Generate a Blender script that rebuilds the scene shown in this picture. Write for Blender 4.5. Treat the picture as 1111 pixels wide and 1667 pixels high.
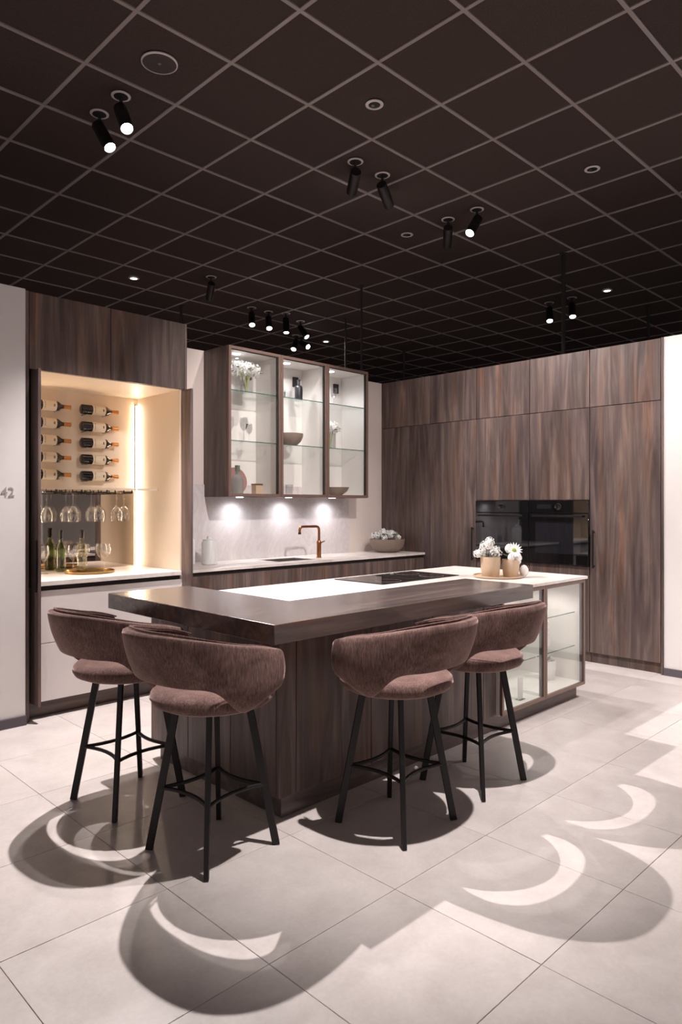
import bpy, math, random
from mathutils import Vector, Matrix
R = math.radians
PI = math.pi
random.seed(7)
for o in list(bpy.data.objects):
    bpy.data.objects.remove(o)
SC = bpy.context.scene
COL = SC.collection

# ------------------------------------------------------------------ camera
CAM_Z = 1.43
YAW = 0.7824
cam = bpy.data.cameras.new('camera')
cam.sensor_fit = 'HORIZONTAL'
cam.sensor_width = 36.0
cam.lens = 1134.4 / 1111 * 36.0
cam.shift_y = -(833.5 - 822.3) / 1111
cam.clip_end = 200
co = bpy.data.objects.new('camera', cam)
COL.objects.link(co)
co.location = (0, 0, CAM_Z)
co.rotation_euler = (R(90), 0, -YAW)
SC.camera = co

# ------------------------------------------------------------------ world and exposure
SC.view_settings.view_transform = 'Standard'
SC.view_settings.look = 'None'
SC.view_settings.gamma = 1
SC.view_settings.use_curve_mapping = False
SC.view_settings.exposure = 0.0
w = bpy.data.worlds.new('world')
SC.world = w
w.use_nodes = True
bg = w.node_tree.nodes['Background']
bg.inputs[0].default_value = (1.0, 0.92, 0.90, 1)
bg.inputs[1].default_value = 0.47

# lamp powers
P_KEY, P_FRONT, P_WALL = 720, 640, 300
CEIL = 4.093


# ------------------------------------------------------------------ mesh helpers
class MB:
    def __init__(s):
        s.v = []; s.f = []

    def add(s, vs, fs):
        n = len(s.v)
        s.v += [tuple(v) for v in vs]
        s.f += [tuple(i + n for i in f) for f in fs]
        return s

    def box(s, x0, x1, y0, y1, z0, z1):
        vs = [(x, y, z) for z in (z0, z1) for y in (y0, y1) for x in (x0, x1)]
        return s.add(vs, [(0, 2, 3, 1), (4, 5, 7, 6), (0, 1, 5, 4), (2, 6, 7, 3), (0, 4, 6, 2), (1, 3, 7, 5)])

    def prism(s, poly, z0, z1):
        n = len(poly)
        vs = [(x, y, z0) for x, y in poly] + [(x, y, z1) for x, y in poly]
        fs = [tuple(reversed(range(n))), tuple(range(n, 2 * n))]
        fs += [(i, (i + 1) % n, n + (i + 1) % n, n + i) for i in range(n)]
        return s.add(vs, fs)

    def bar(s, p0, p1, w0, h0, w1=None, h1=None, up=(0, 0, 1)):
        """tapered rectangular bar from p0 to p1"""
        w1 = w0 if w1 is None else w1
        h1 = h0 if h1 is None else h1
        p0, p1 = Vector(p0), Vector(p1)
        d = (p1 - p0).normalized()
        u = Vector(up)
        a = d.cross(u)
        if a.length < 1e-4:
            a = d.cross(Vector((1, 0, 0)))
        a.normalize()
        b = a.cross(d)
        vs = []
        for p, ww, hh in ((p0, w0, h0), (p1, w1, h1)):
            for i, j in ((-1, -1), (1, -1), (1, 1), (-1, 1)):
                vs.append(p + a * (i * ww / 2) + b * (j * hh / 2))
        return s.add(vs, [(3, 2, 1, 0), (4, 5, 6, 7)] + [(i, (i + 1) % 4, 4 + (i + 1) % 4, 4 + i) for i in range(4)])

    def lathe(s, prof, c=(0, 0, 0), n=24, axis=(0, 0, 1), cap=True):
        ax = Vector(axis).normalized()
        q = Vector((0, 0, 1)).rotation_difference(ax)
        c = Vector(c)
        vs = []
        for r, z in prof:
            for k in range(n):
                a = 2 * PI * k / n
                vs.append(c + q @ Vector((r * math.cos(a), r * math.sin(a), z)))
        fs = []
        m = len(prof)
        for i in range(m - 1):
            for k in range(n):
                k2 = (k + 1) % n
                fs.append((i * n + k, i * n + k2, (i + 1) * n + k2, (i + 1) * n + k))
        if cap:
            fs.append(tuple(reversed(range(n))))
            fs.append(tuple(range((m - 1) * n, m * n)))
        return s.add(vs, fs)

    def cyl(s, p0, p1, r0, r1=None, n=20):
        p0, p1 = Vector(p0), Vector(p1)
        return s.lathe([(r0, 0), (r0 if r1 is None else r1, (p1 - p0).length)], p0, n, p1 - p0)

    def tube(s, path, r, n=10):
        pts = [Vector(p) for p in path]
        m = len(pts)
        T = [(pts[min(i + 1, m - 1)] - pts[max(i - 1, 0)]).normalized() for i in range(m)]
        a = T[0].cross(Vector((0, 0, 1)))
        if a.length < 1e-3:
            a = T[0].cross(Vector((1, 0, 0)))
        a.normalize()
        vs = []
        for i in range(m):
            a = (a - T[i] * a.dot(T[i])).normalized()
            b = T[i].cross(a)
            rr = r[i] if isinstance(r, (list, tuple)) else r
            for k in range(n):
                t = 2 * PI * k / n
                vs.append(pts[i] + (a * math.cos(t) + b * math.sin(t)) * rr)
        fs = [(i * n + k, i * n + (k + 1) % n, (i + 1) * n + (k + 1) % n, (i + 1) * n + k) for i in range(m - 1) for k in range(n)]
        fs += [tuple(reversed(range(n))), tuple(range((m - 1) * n, m * n))]
        return s.add(vs, fs)

    def petals(s, c, r, n, size, seed, squash=1.0, up=False):
        rnd = random.Random(seed)
        c = Vector(c)
        for i in range(n):
            z = 1 - 2 * (i + .5) / n
            if up:
                z = 1 - 1.35 * (i + .5) / n
            a = i * 2.39996 + rnd.uniform(-.3, .3)
            q = math.sqrt(max(0, 1 - z * z))
            d = Vector((q * math.cos(a), q * math.sin(a), z))
            p = c + Vector((d.x * r, d.y * r, d.z * r * squash)) * rnd.uniform(.75, 1.08)
            t = d.cross(Vector((rnd.uniform(-1, 1), rnd.uniform(-1, 1), rnd.uniform(-1, 1)))).normalized()
            b = d.cross(t)
            z_ = size * rnd.uniform(.7, 1.25)
            vs = [p - t * z_ * .9, p + b * z_ * .55 + d * z_ * .25, p + t * z_ + d * z_ * .45, p - b * z_ * .55 + d * z_ * .25, p + d * z_ * .12]
            s.add(vs, [(0, 3, 4), (3, 2, 4), (2, 1, 4), (1, 0, 4)])
        return s

    def build(s, name, mat=None, parent=None, smooth=False, bevel=0, seg=2, angle=35, subsurf=0):
        off = Vector((0, 0, 0))
        if parent is not None:
            p = parent
            while p is not None:
                off += p.location
                p = p.parent
        me = bpy.data.meshes.new(name)
        me.from_pydata([tuple(Vector(v) - off) for v in s.v], [], s.f)
        me.update()
        if smooth:
            me.shade_smooth()
            me.set_sharp_from_angle(angle=R(angle))
        if mat:
            me.materials.append(mat)
        o = bpy.data.objects.new(name, me)
        COL.objects.link(o)
        if parent is not None:
            o.parent = parent
        if bevel:
            m = o.modifiers.new('bevel', 'BEVEL')
            m.width = bevel
            m.segments = seg
            m.limit_method = 'ANGLE'
            m.angle_limit = R(40)
            me.shade_smooth()
            me.set_sharp_from_angle(angle=R(50))
        if subsurf:
            m = o.modifiers.new('sub', 'SUBSURF')
            m.levels = m.render_levels = subsurf
        return o


def tag(o, label=None, cat=None, group=None, kind=None):
    if label: o['label'] = label
    if cat: o['category'] = cat
    if group: o['group'] = group
    if kind: o['kind'] = kind
    return o


def thing(name, loc, label=None, cat=None, group=None, kind=None):
    o = bpy.data.objects.new(name, None)
    COL.objects.link(o)
    o.location = loc
    o.empty_display_size = .1
    return tag(o, label, cat, group, kind)


def copy_tree(o, parent=None):
    c = o.copy()
    COL.objects.link(c)
    c.parent = parent
    for ch in list(o.children):
        copy_tree(ch, c)
    return c


def B(name, mat, parent, x0, x1, y0, y1, z0, z1, bevel=0.0015):
    return MB().box(x0, x1, y0, y1, z0, z1).build(name, mat, parent, bevel=bevel, seg=1)


# ------------------------------------------------------------------ materials
def srgb(r, g, b):
    f = lambda c: (c / 255) / 12.92 if c / 255 <= .04045 else ((c / 255 + .055) / 1.055) ** 2.4
    return (f(r), f(g), f(b), 1)


class NT:
    def __init__(s, name):
        s.m = bpy.data.materials.new(name)
        s.m.use_nodes = True
        s.t = s.m.node_tree
        s.n = s.t.nodes
        s.b = s.n['Principled BSDF']
        s.out = s.n['Material Output']

    def node(s, typ, **kw):
        n = s.n.new(typ)
        for k, v in kw.items():
            if k.startswith('_'):
                setattr(n, k[1:], v)
            else:
                key = k.replace('__', ' ')
                n.inputs[int(key[1:]) if key[0] == 'i' and key[1:].isdigit() else key].default_value = v
        return n

    def link(s, a, b):
        s.t.links.new(a, b)

    def set(s, **kw):
        for k, v in kw.items():
            s.b.inputs[k.replace('__', ' ')].default_value = v
        return s

    def ramp(s, fac, stops):
        n = s.n.new('ShaderNodeValToRGB')
        e = n.color_ramp.elements
        while len(e) < len(stops):
            e.new(.5)
        for el, (p, c) in zip(e, stops):
            el.position = p
            el.color = c
        s.link(fac, n.inputs[0])
        return n.outputs[0]

    def coords(s, scale=(1, 1, 1), rand=True, kind='Object'):
        tc = s.n.new('ShaderNodeTexCoord')
        mp = s.n.new('ShaderNodeMapping')
        mp.inputs['Scale'].default_value = scale
        if rand:
            oi = s.n.new('ShaderNodeObjectInfo')
            mul = s.node('ShaderNodeVectorMath', _operation='MULTIPLY_ADD')
            mul.inputs[1].default_value = (37.1, 21.3, 11.7)
            cmb = s.n.new('ShaderNodeCombineXYZ')
            for i in range(3):
                s.link(oi.outputs['Random'], cmb.inputs[i])
            s.link(cmb.outputs[0], mul.inputs[0])
            s.link(tc.outputs[kind], mul.inputs[2])
            s.link(mul.outputs[0], mp.inputs[0])
        else:
            s.link(tc.outputs[kind], mp.inputs[0])
        return mp.outputs[0]

    def noise(s, vec, scale=5, detail=3, rough=.5, dist=0):
        n = s.node('ShaderNodeTexNoise', Scale=scale, Detail=detail, Roughness=rough, Distortion=dist)
        s.link(vec, n.inputs['Vector'])
        return n.outputs['Fac']

    def mix(s, a, b, fac, mode='MIX'):
        n = s.n.new('ShaderNodeMix')
        n.data_type = 'RGBA'
        n.blend_type = mode
        for x, i in ((fac, 0), (a, 6), (b, 7)):
            if isinstance(x, (int, float, tuple)):
                n.inputs[i].default_value = x
            else:
                s.link(x, n.inputs[i])
        return n.outputs[2]

    def bump(s, h, strength=.2, dist=.002):
        n = s.node('ShaderNodeBump', Strength=strength, Distance=dist)
        s.link(h, n.inputs['Height'])
        s.link(n.outputs[0], s.b.inputs['Normal'])


def plain(name, col, rough=.5, metal=0, **kw):
    t = NT(name)
    t.set(Base__Color=col if len(col) == 4 else (*col, 1), Roughness=rough, Metallic=metal, **kw)
    return t.m


def wood(name, axis, dark, mid, light, rough=.42, spec=.4):
    """streaky smoked oak; axis = direction of the grain"""
    t = NT(name)
    def sc(q, l):
        r_ = [q, q, q]; r_[axis] = l
        return t.coords(tuple(r_))
    n0 = t.noise(sc(60, 1.6), 1.0, 3, .6)
    n1 = t.noise(sc(7, .5), 1.5, 4, .55, 1.4)
    n2 = t.noise(sc(4.2, .42), 1.5, 3, .55, 1.0)
    n3 = t.noise(sc(3.4, .8), 1.7, 3, .6, 1.5)
    c = t.ramp(n1, [(.2, dark), (.5, mid), (.82, light)])
    c = t.mix(c, t.ramp(n0, [(.3, (.80, .79, .79, 1)), (.65, (1.06, 1.06, 1.06, 1))]), .7, 'MULTIPLY')
    hue = t.ramp(n2, [(.30, (.50, .51, .68, 1)), (.41, (.88, .86, .92, 1)), (.54, (1, 1, 1, 1)), (.63, (1.12, .90, .74, 1)), (.74, (1.35, .85, .56, 1))])
    c = t.mix(c, hue, .64, 'MULTIPLY')
    tone = t.ramp(n3, [(.3, (.70, .69, .72, 1)), (.7, (1.15, 1.10, 1.06, 1))])
    c = t.mix(c, tone, .7, 'MULTIPLY')
    t.link(c, t.b.inputs['Base Color'])
    t.set(Roughness=rough, Specular__IOR__Level=spec)
    t.bump(n0, .15, .001)
    return t.m


def build_mats():
    M = {}
    M['wood'] = wood('smoked_oak_upright', 2, srgb(60, 50, 48), srgb(103, 88, 83), srgb(146, 127, 118))
    M['wood_x'] = wood('smoked_oak_lengthwise', 0, srgb(60, 50, 48), srgb(96, 83, 79), srgb(128, 112, 106), rough=.34)
    M['wood_slab'] = slab = wood('smoked_oak_slab', 0, srgb(62, 53, 51), srgb(86, 75, 72), srgb(112, 98, 94), rough=.24, spec=.7)
    slab.node_tree.nodes['Principled BSDF'].inputs['Coat Weight'].default_value = .5
    slab.node_tree.nodes['Principled BSDF'].inputs['Coat Roughness'].default_value = .26
    # floor tile
    t = NT('floor_tile_stone')
    v = t.coords((1, 1, 1))
    n = t.noise(v, 5, 6, .65, .4)
    n2 = t.noise(v, 60, 3, .6)
    c = t.ramp(n, [(.3, srgb(206, 196, 192)), (.7, srgb(224, 215, 211))])
    c = t.mix(c, t.ramp(n2, [(.35, (.93, .92, .92, 1)), (.65, (1, 1, 1, 1))]), .7, 'MULTIPLY')
    oi = t.n.new('ShaderNodeObjectInfo')
    c = t.mix(c, t.ramp(oi.outputs['Random'], [(0, (.95, .94, .94, 1)), (1, (1, 1, 1, 1))]), 1.0, 'MULTIPLY')
    t.link(c, t.b.inputs['Base Color'])
    t.set(Roughness=.33, Specular__IOR__Level=.45)
    t.link(t.ramp(n, [(.3, (.30, .30, .30, 1)), (.7, (.42, .42, .42, 1))]), t.b.inputs['Roughness'])
    t.bump(n2, .05, .001)
    M['tile'] = t.m
    M['grout'] = plain('grout', srgb(158, 143, 137), .9)
    # plaster walls
    for nm, col in (('wall_white', srgb(226, 219, 217)), ('wall_cream', srgb(224, 208, 200)), ('shell_grey', srgb(120, 112, 110)), ('shell_dark', srgb(46, 42, 42))):
        t = NT(nm)
        v = t.coords((1, 1, 1), rand=False)
        n = t.noise(v, 2.2, 4, .6)
        a = tuple(x * .95 for x in col[:3]) + (1,)
        t.link(t.ramp(n, [(.3, a), (.7, col)]), t.b.inputs['Base Color'])
        t.set(Roughness=.75)
        t.bump(t.noise(v, 160, 2), .08, .001)
        M[nm] = t.m
    # ceiling
    t = NT('ceiling_panel_fibre')
    v = t.coords((1, 1, 1))
    n = t.noise(v, 220, 2)
    c = t.ramp(n, [(.35, srgb(58, 48, 45)), (.7, srgb(74, 62, 58))])
    oi = t.n.new('ShaderNodeObjectInfo')
    c = t.mix(c, t.ramp(oi.outputs['Random'], [(0, (.82, .82, .82, 1)), (1, (1, 1, 1, 1))]), 1.0, 'MULTIPLY')
    t.link(c, t.b.inputs['Base Color'])
    t.set(Roughness=.85, Specular__IOR__Level=.2)
    M['panel'] = t.m
    M['grid'] = plain('ceiling_grid_paint', srgb(138, 128, 127), .38, Specular__IOR__Level=.6)
    # stone worktop
    t = NT('pale_stone_worktop')
    v = t.coords((1, 1, 1), rand=False)
    n = t.noise(v, 3, 6, .7, 1.5)
    n2 = t.noise(v, 40, 4, .6)
    c = t.ramp(n, [(.32, srgb(206, 192, 184)), (.5, srgb(228, 217, 210)), (.7, srgb(236, 228, 223))])
    c = t.mix(c, t.ramp(n2, [(.3, (.94, .93, .92, 1)), (.6, (1, 1, 1, 1))]), .7, 'MULTIPLY')
    t.link(c, t.b.inputs['Base Color'])
    t.set(Roughness=.32)
    M['stone'] = t.m
    t = NT('grey_marble_splashback')
    v = t.coords((1, 1, 1), rand=False)
    n = t.noise(v, 1.8, 7, .68, 2.2)
    c = t.ramp(n, [(.3, srgb(184, 174, 174)), (.47, srgb(212, 203, 202)), (.52, srgb(202, 192, 191)), (.7, srgb(222, 214, 212))])
    t.link(c, t.b.inputs['Base Color'])
    t.set(Roughness=.38)
    M['splash'] = t.m
    # fabric
    t = NT('brown_chenille')
    v = t.coords((1, 1, 1))
    n = t.noise(v, 9, 4, .65, .8)
    v2 = t.coords((190, 190, 22))
    n2 = t.noise(v2, 1, 3, .7)
    c = t.ramp(n, [(.3, srgb(92, 71, 67)), (.7, srgb(128, 103, 97))])
    c = t.mix(c, t.ramp(n2, [(.32, (.34, .31, .31, 1)), (.68, (1.3, 1.25, 1.22, 1))]), .8, 'MULTIPLY')
    t.link(c, t.b.inputs['Base Color'])
    t.set(Roughness=.9, Sheen__Weight=.9, Sheen__Roughness=.35, Specular__IOR__Level=.15)
    t.b.inputs['Sheen Tint'].default_value = srgb(205, 175, 168)
    t.bump(n2, .35, .002)
    M['fabric'] = t.m
    M['blackmetal'] = plain('black_powder_coat', srgb(24, 19, 18), .45, 0, Specular__IOR__Level=.35)
    M['blackgloss'] = plain('black_glass', (.006, .006, .007), .03, 0, Specular__IOR__Level=.8)
    M['blackplastic'] = plain('black_plastic', (.012, .012, .012), .5)
    M['recess'] = plain('dark_brown_recess', srgb(40, 32, 31), .6)
    M['greymetal'] = plain('brushed_grey_metal', srgb(150, 145, 143), .35, 1)
    M['bronze'] = plain('bronze_frame', srgb(132, 108, 98), .38, .45)
    M['copper'] = plain('copper_brushed', srgb(168, 110, 72), .28, 1)
    M['gold'] = plain('brass_tray', srgb(176, 140, 86), .32, 1)
    M['white'] = plain('white_lacquer', srgb(226, 217, 215), .35)
    M['ceramic_white'] = plain('white_ceramic', srgb(236, 233, 231), .3)
    M['interior'] = plain('white_interior', srgb(228, 222, 218), .5)
    M['cream'] = plain('cream_interior', srgb(226, 208, 188), .5)
    M['mirror'] = plain('smoked_mirror', (.42, .38, .34), .02, 1)
    M['sensor'] = plain('dark_grey_plastic', srgb(58, 50, 49), .5)
    M['ring'] = plain('light_grey_ring', srgb(196, 187, 184), .4)
    M['pole'] = plain('dark_pole_paint', srgb(34, 28, 28), .6)
    M['baseboard'] = plain('slate_skirting', srgb(86, 78, 84), .5)
    M['sign'] = plain('sign_grey', srgb(166, 157, 154), .5)
    M['taupe'] = plain('taupe_ceramic', srgb(136, 118, 106), .6)
    M['beige'] = plain('beige_ceramic', srgb(198, 172, 146), .55)
    M['leaf'] = plain('grey_green_leaf', srgb(86, 98, 78), .55)
    M['petal'] = plain('white_petal', srgb(240, 238, 235), .6, Subsurface__Weight=.0)
    M['centre'] = plain('green_flower_centre', srgb(150, 160, 70), .6)
    M['stem'] = plain('pale_green_stem', srgb(190, 192, 140), .6)
    M['wine'] = plain('dark_wine_glass', srgb(26, 20, 22), .08, 0, Specular__IOR__Level=.7)
    M['label'] = plain('cream_paper_label', srgb(222, 208, 186), .7)
    M['emblem'] = plain('grey_print', srgb(120, 106, 98), .7)
    M['capsule'] = plain('copper_capsule', srgb(190, 128, 70), .35, .6)
    M['plate'] = plain('rose_brown_plate', srgb(150, 104, 96), .5)
    M['steel'] = plain('sink_steel', srgb(190, 184, 180), .3, 1)

    def glass(name, tint, ior, boost=0.0, rough=.015, edge=.9):
        t = NT(name)
        tr = t.node('ShaderNodeBsdfTransparent', Color=tint)
        gl = t.node('ShaderNodeBsdfGlossy', Roughness=rough)
        gl.inputs['Color'].default_value = (1, 1, 1, 1)
        lw = t.node('ShaderNodeLayerWeight', Blend=.5)
        pw = t.node('ShaderNodeMath', _operation='POWER')
        pw.inputs[1].default_value = 4.0
        t.link(lw.outputs['Facing'], pw.inputs[0])
        add = t.node('ShaderNodeMath', _operation='MULTIPLY_ADD')
        f0 = ((ior - 1) / (ior + 1)) ** 2
        add.inputs[1].default_value = edge
        add.inputs[2].default_value = f0 + boost
        t.link(pw.outputs[0], add.inputs[0])
        mx = t.n.new('ShaderNodeMixShader')
        t.link(add.outputs[0], mx.inputs[0])
        t.link(tr.outputs[0], mx.inputs[1])
        t.link(gl.outputs[0], mx.inputs[2])
        t.link(mx.outputs[0], t.out.inputs['Surface'])
        return t.m
    M['glass'] = glass('clear_pane', (.985, .985, .98, 1), 1.38)
    M['shelfglass'] = glass('green_edged_shelf_glass', (.95, .975, .965, 1), 1.4)
    M['glassedge'] = plain('green_glass_edge', srgb(62, 104, 92), .15)
    M['crystal'] = glass('clear_crystal', (.985, .985, .985, 1), 1.5, .03, edge=.55)
    M['greenglass'] = glass('green_bottle_glass', (.45, .52, .28, 1), 1.5, .02)
    M['palewine'] = glass('pale_wine_bottle_glass', (.86, .84, .70, 1), 1.5, .02)

    def emit(name, col, s):
        t = NT(name)
        t.set(Base__Color=(0, 0, 0, 1))
        t.b.inputs['Emission Color'].default_value = (*col, 1)
        t.b.inputs['Emission Strength'].default_value = s
        return t.m
    M['lens'] = emit('lit_lamp_lens', (1, .96, .93), 28)
    M['lens_dim'] = emit('lit_small_lens', (1, .95, .9), 6)
    M['led'] = emit('warm_led_strip', (1, .80, .58), 70)
    M['disc'] = emit('cool_led_disc', (.93, .95, 1), 9)
    return M


M = build_mats()


def spot(parent, loc, direction, power, angle, blend=.5, radius=.03, color=(1, .935, .915), name='beam'):
    l = bpy.data.lights.new(name, 'SPOT')
    l.energy = power
    l.color = color
    l.spot_size = R(angle)
    l.spot_blend = blend
    l.shadow_soft_size = radius
    o = bpy.data.objects.new(name, l)
    COL.objects.link(o)
    p = Vector(loc)
    if parent is not None:
        o.parent = parent
        p = p - parent.location
    o.location = p
    o.rotation_euler = Vector(direction).to_track_quat('-Z', 'Y').to_euler()
    return o


# ================================================================== SETTING
YB = 5.42       # back wall face
XR = 6.05       # tall cabinet door plane
TOP = 2.84      # height of partitions and cabinets
XLO, XHI, YLO, YHI = -7.0, 15.0, -7.0, 15.0

# floor: sub-base, tiles around the kitchen one by one, the rest as one field
fl = MB().box(XLO, XHI, YLO, YHI, -.08, -.0035).build('floor', M['grout'])
tag(fl, kind='structure')
TP, G = .6, .0022
TX0, TY0 = .772, 1.098
me_tile = None
rest = MB()
for i in range(-13, 24):
    for j in range(-14, 24):
        x, y = TX0 + i * TP, TY0 + j * TP
        if x < XLO or y < YLO or x + TP > XHI or y + TP > YHI:
            continue
        if -2 <= i <= 8 and -3 <= j <= 6:
            if me_tile is None:
                o = MB().box(0, TP - G, 0, TP - G, -.012, 0).build('floor_tile', M['tile'], bevel=.001, seg=1)
                me_tile = o
            else:
                o = me_tile.copy()
                COL.objects.link(o)
            o.location = (x + G / 2, y + G / 2, 0)
            o.parent = fl
        else:
            rest.box(x + G / 2, x + TP - G / 2, y + G / 2, y + TP - G / 2, -.012, 0)
o = rest.build('outer_floor_tiles', M['tile'], fl)
tag(o, kind='stuff')

# ceiling: grid bars and lay-in panels
ce = MB().box(XLO, XHI, YLO, YHI, CEIL + .05, CEIL + .12).build('ceiling', M['shell_dark'])
tag(ce, kind='structure')
CP = .625
CX0, CY0 = 1.866, 3.443
nx0, nx1 = math.ceil((XLO - CX0) / CP), math.floor((XHI - CX0) / CP)
ny0, ny1 = math.ceil((YLO - CY0) / CP), math.floor((YHI - CY0) / CP)
for i in range(nx0, nx1 + 1):
    x = CX0 + i * CP
    MB().box(x - .012, x + .012, YLO, YHI, CEIL, CEIL + .03).build('grid_bar', M['grid'], ce)
for j in range(ny0, ny1 + 1):
    y = CY0 + j * CP
    MB().box(XLO, XHI, y - .012, y + .012, CEIL - .0008, CEIL + .029).build('grid_bar', M['grid'], ce)
cells = []
for i in range(nx0, nx1):
    for j in range(ny0, ny1):
        x, y = CX0 + (i + .5) * CP, CY0 + (j + .5) * CP
        d = x * math.sin(YAW) + y * math.cos(YAW)
        xr = x * math.cos(YAW) - y * math.sin(YAW)
        vis = d > 2.9 and abs(xr / d) < .56 and d < 15.5
        cells.append((0 if vis else 1, d, x, y))
cells.sort()
rest = MB()
me_pan = None
hp = CP / 2 - .0125
for k, (nv, d, x, y) in enumerate(cells):
    if k < 300 and nv == 0:
        if me_pan is None:
            o = MB().box(-hp, hp, -hp, hp, .006, .024).build('ceiling_panel', M['panel'], bevel=.002, seg=1)
            me_pan = o
        else:
            o = me_pan.copy()
            COL.objects.link(o)
        o.location = (x, y, CEIL)
        o.parent = ce
    else:
        rest.box(x - hp, x + hp, y - hp, y + hp, CEIL + .006, CEIL + .024)
tag(rest.build('outer_ceiling_panels', M['panel'], ce), kind='stuff')

# partitions and outer shell
wl = tag(MB().box(-3.2, 1.742, 4.67, 4.80, .0, TOP).build('wall_left', M['wall_white'], bevel=.002, seg=1), kind='structure')
tag(MB().box(-3.2, 1.744, 4.654, 4.672, .0, .062).build('baseboard_left', M['baseboard'], bevel=.002, seg=1), kind='structure')
tag(MB().box(1.742, 6.72, YB, YB + .12, 0, TOP + .005).build('wall_back', M['wall_cream'], bevel=.002, seg=1), kind='structure')
tag(MB().box(XR + .015, XR + .16, -4.5, 2.245, 0, TOP + .005).build('wall_right', M['wall_white'], bevel=.002, seg=1), kind='structure')
tag(MB().box(XR - .002, XR + .016, -4.5, 2.243, 0, .062).build('baseboard_right', M['baseboard'], bevel=.002, seg=1), kind='structure')
tag(MB().box(XLO, XHI, YHI - .15, YHI, 0, CEIL).build('wall_far_back', M['shell_grey']), kind='structure')
tag(MB().box(XHI - .15, XHI, YLO, YHI, 0, CEIL).build('wall_far_right', M['shell_grey']), kind='structure')

# wall number
cu = bpy.data.curves.new('sign', 'FONT')
cu.body = '42'
cu.size = .085
cu.extrude = .0015
to = bpy.data.objects.new('tmp', cu)
COL.objects.link(to)
bpy.context.view_layer.update()
me = bpy.data.meshes.new_from_object(to)
bpy.data.objects.remove(to)
me.materials.append(M['sign'])
so = bpy.data.objects.new('wall_number', me)
COL.objects.link(so)
so.location = (1.588, 4.668, 1.487)
so.rotation_euler = (R(90), 0, 0)
tag(so, 'small grey number 42 on the white wall left of the bar cabinet', 'sign')


# ================================================================== ISLAND
isl = thing('kitchen_island', (3.4, 2.95, 0), 'dark oak kitchen island with two glass display doors at its far end', 'kitchen island')
IX0, IXG, IX1, IY0, IY1 = 2.02, 3.80, 4.93, 2.43, 3.56
B('plinth', M['wood_x'], isl, IX0 + .03, IX1 - .015, IY0 + .02, IY1 - .05, 0, .10)
# carcass of the closed part, open under the slab
B('carcass', M['recess'], isl, IX0 + .022, IXG, IY0 + .022, IY1 - .02, .10, .865)
xs = [IX0, 2.125, 2.636, 3.147, 3.658, IXG - .002]
for a, b in zip(xs[:-1], xs[1:]):
    B('front_panel', M['wood'], isl, a + .002, b - .002, IY0, IY0 + .02, .10, .866)
ys = [IY0 + .022, 2.80, 3.18, IY1]
for a, b in zip(ys[:-1], ys[1:]):
    B('side_panel', M['wood'], isl, IX0, IX0 + .02, a + .0015, b - .0015, .10, .866)
B('back_panel', M['wood'], isl, IX0 + .022, IXG, IY1 - .02, IY1, .10, .866)
# glass unit
gy0, gy1 = 2.41, 2.93
ga = B('unit_bottom', M['interior'], isl, IXG + .018, IX1 - .018, gy0, gy1, .10, .125)
B('unit_top', M['interior'], isl, IXG + .018, IX1 - .018, gy0, gy1, .862, .882)
B('unit_back', M['interior'], isl, IXG + .018, IX1 - .018, gy1, gy1 + .016, .10, .882)
B('unit_side', M['interior'], isl, IXG + .002, IXG + .018, gy0, gy1 + .016, .10, .882)
B('unit_side', M['wood'], isl, IX1 - .018, IX1, gy0, IY1, .10, .882)
B('unit_lining', M['interior'], isl, IX1 - .0235, IX1 - .0185, gy0 + .012, gy1, .125, .862, 0)
B('rear_unit', M['wood'], isl, IXG + .002, IX1 - .02, gy1 + .018, IY1, .10, .882)
for z in (.38, .63):
    for a, b in ((IXG + .02, 4.337), (4.355, IX1 - .024)):
        s_ = B('glass_shelf', M['shelfglass'], isl, a, b, gy0 + .05, gy1 - .004, z, z + .006, 0)
        B('shelf_edge', M['glassedge'], s_, a, b, gy0 + .0485, gy0 + .05, z, z + .006, 0)


def glass_door(parent, x0, x1, y, z0, z1, fw=.022, ft=.02, name='glass_door', hand=None):
    d = MB()
    d.box(x0, x0 + fw, y, y + ft, z0, z1).box(x1 - fw, x1, y, y + ft, z0, z1)
    d.box(x0 + fw, x1 - fw, y, y + ft, z0, z0 + fw).box(x0 + fw, x1 - fw, y, y + ft, z1 - fw, z1)
    o = d.build(name, M['bronze'], parent, bevel=.0012, seg=1)
    o['label'] = 'bronze framed glass door'
    MB().box(x0 + fw - .004, x1 - fw + .004, y + .007, y + .0115, z0 + fw - .004, z1 - fw + .004).build('pane', M['glass'], o)
    g = MB()
    g.box(x0 + fw, x0 + fw + .005, y + .012, y + .03, z0 + fw, z1 - fw).box(x1 - fw - .012, x1 - fw, y + .012, y + .03, z0 + fw, z1 - fw)
    g.box(x0 + fw + .005, x1 - fw - .012, y + .012, y + .03, z1 - fw - .005, z1 - fw)
    g.build('gasket', M['blackplastic'], o)
    return o


for cx in (4.07, 4.64):
    MB().lathe([(.03, 0), (.03, .004), (.001, .004)], (cx, 2.62, .862), 20, (0, 0, -1)).build('unit_led', M['disc'], isl)
    spot(isl, (cx, 2.62, .85), (0, 0, -1), 6.5, 165, .6, .03, (1, .95, .9))
glass_door(isl, IXG + .003, 4.343, 2.387, .104, .88)
glass_door(isl, 4.347, IX1 - .001, 2.387, .104, .88)

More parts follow.
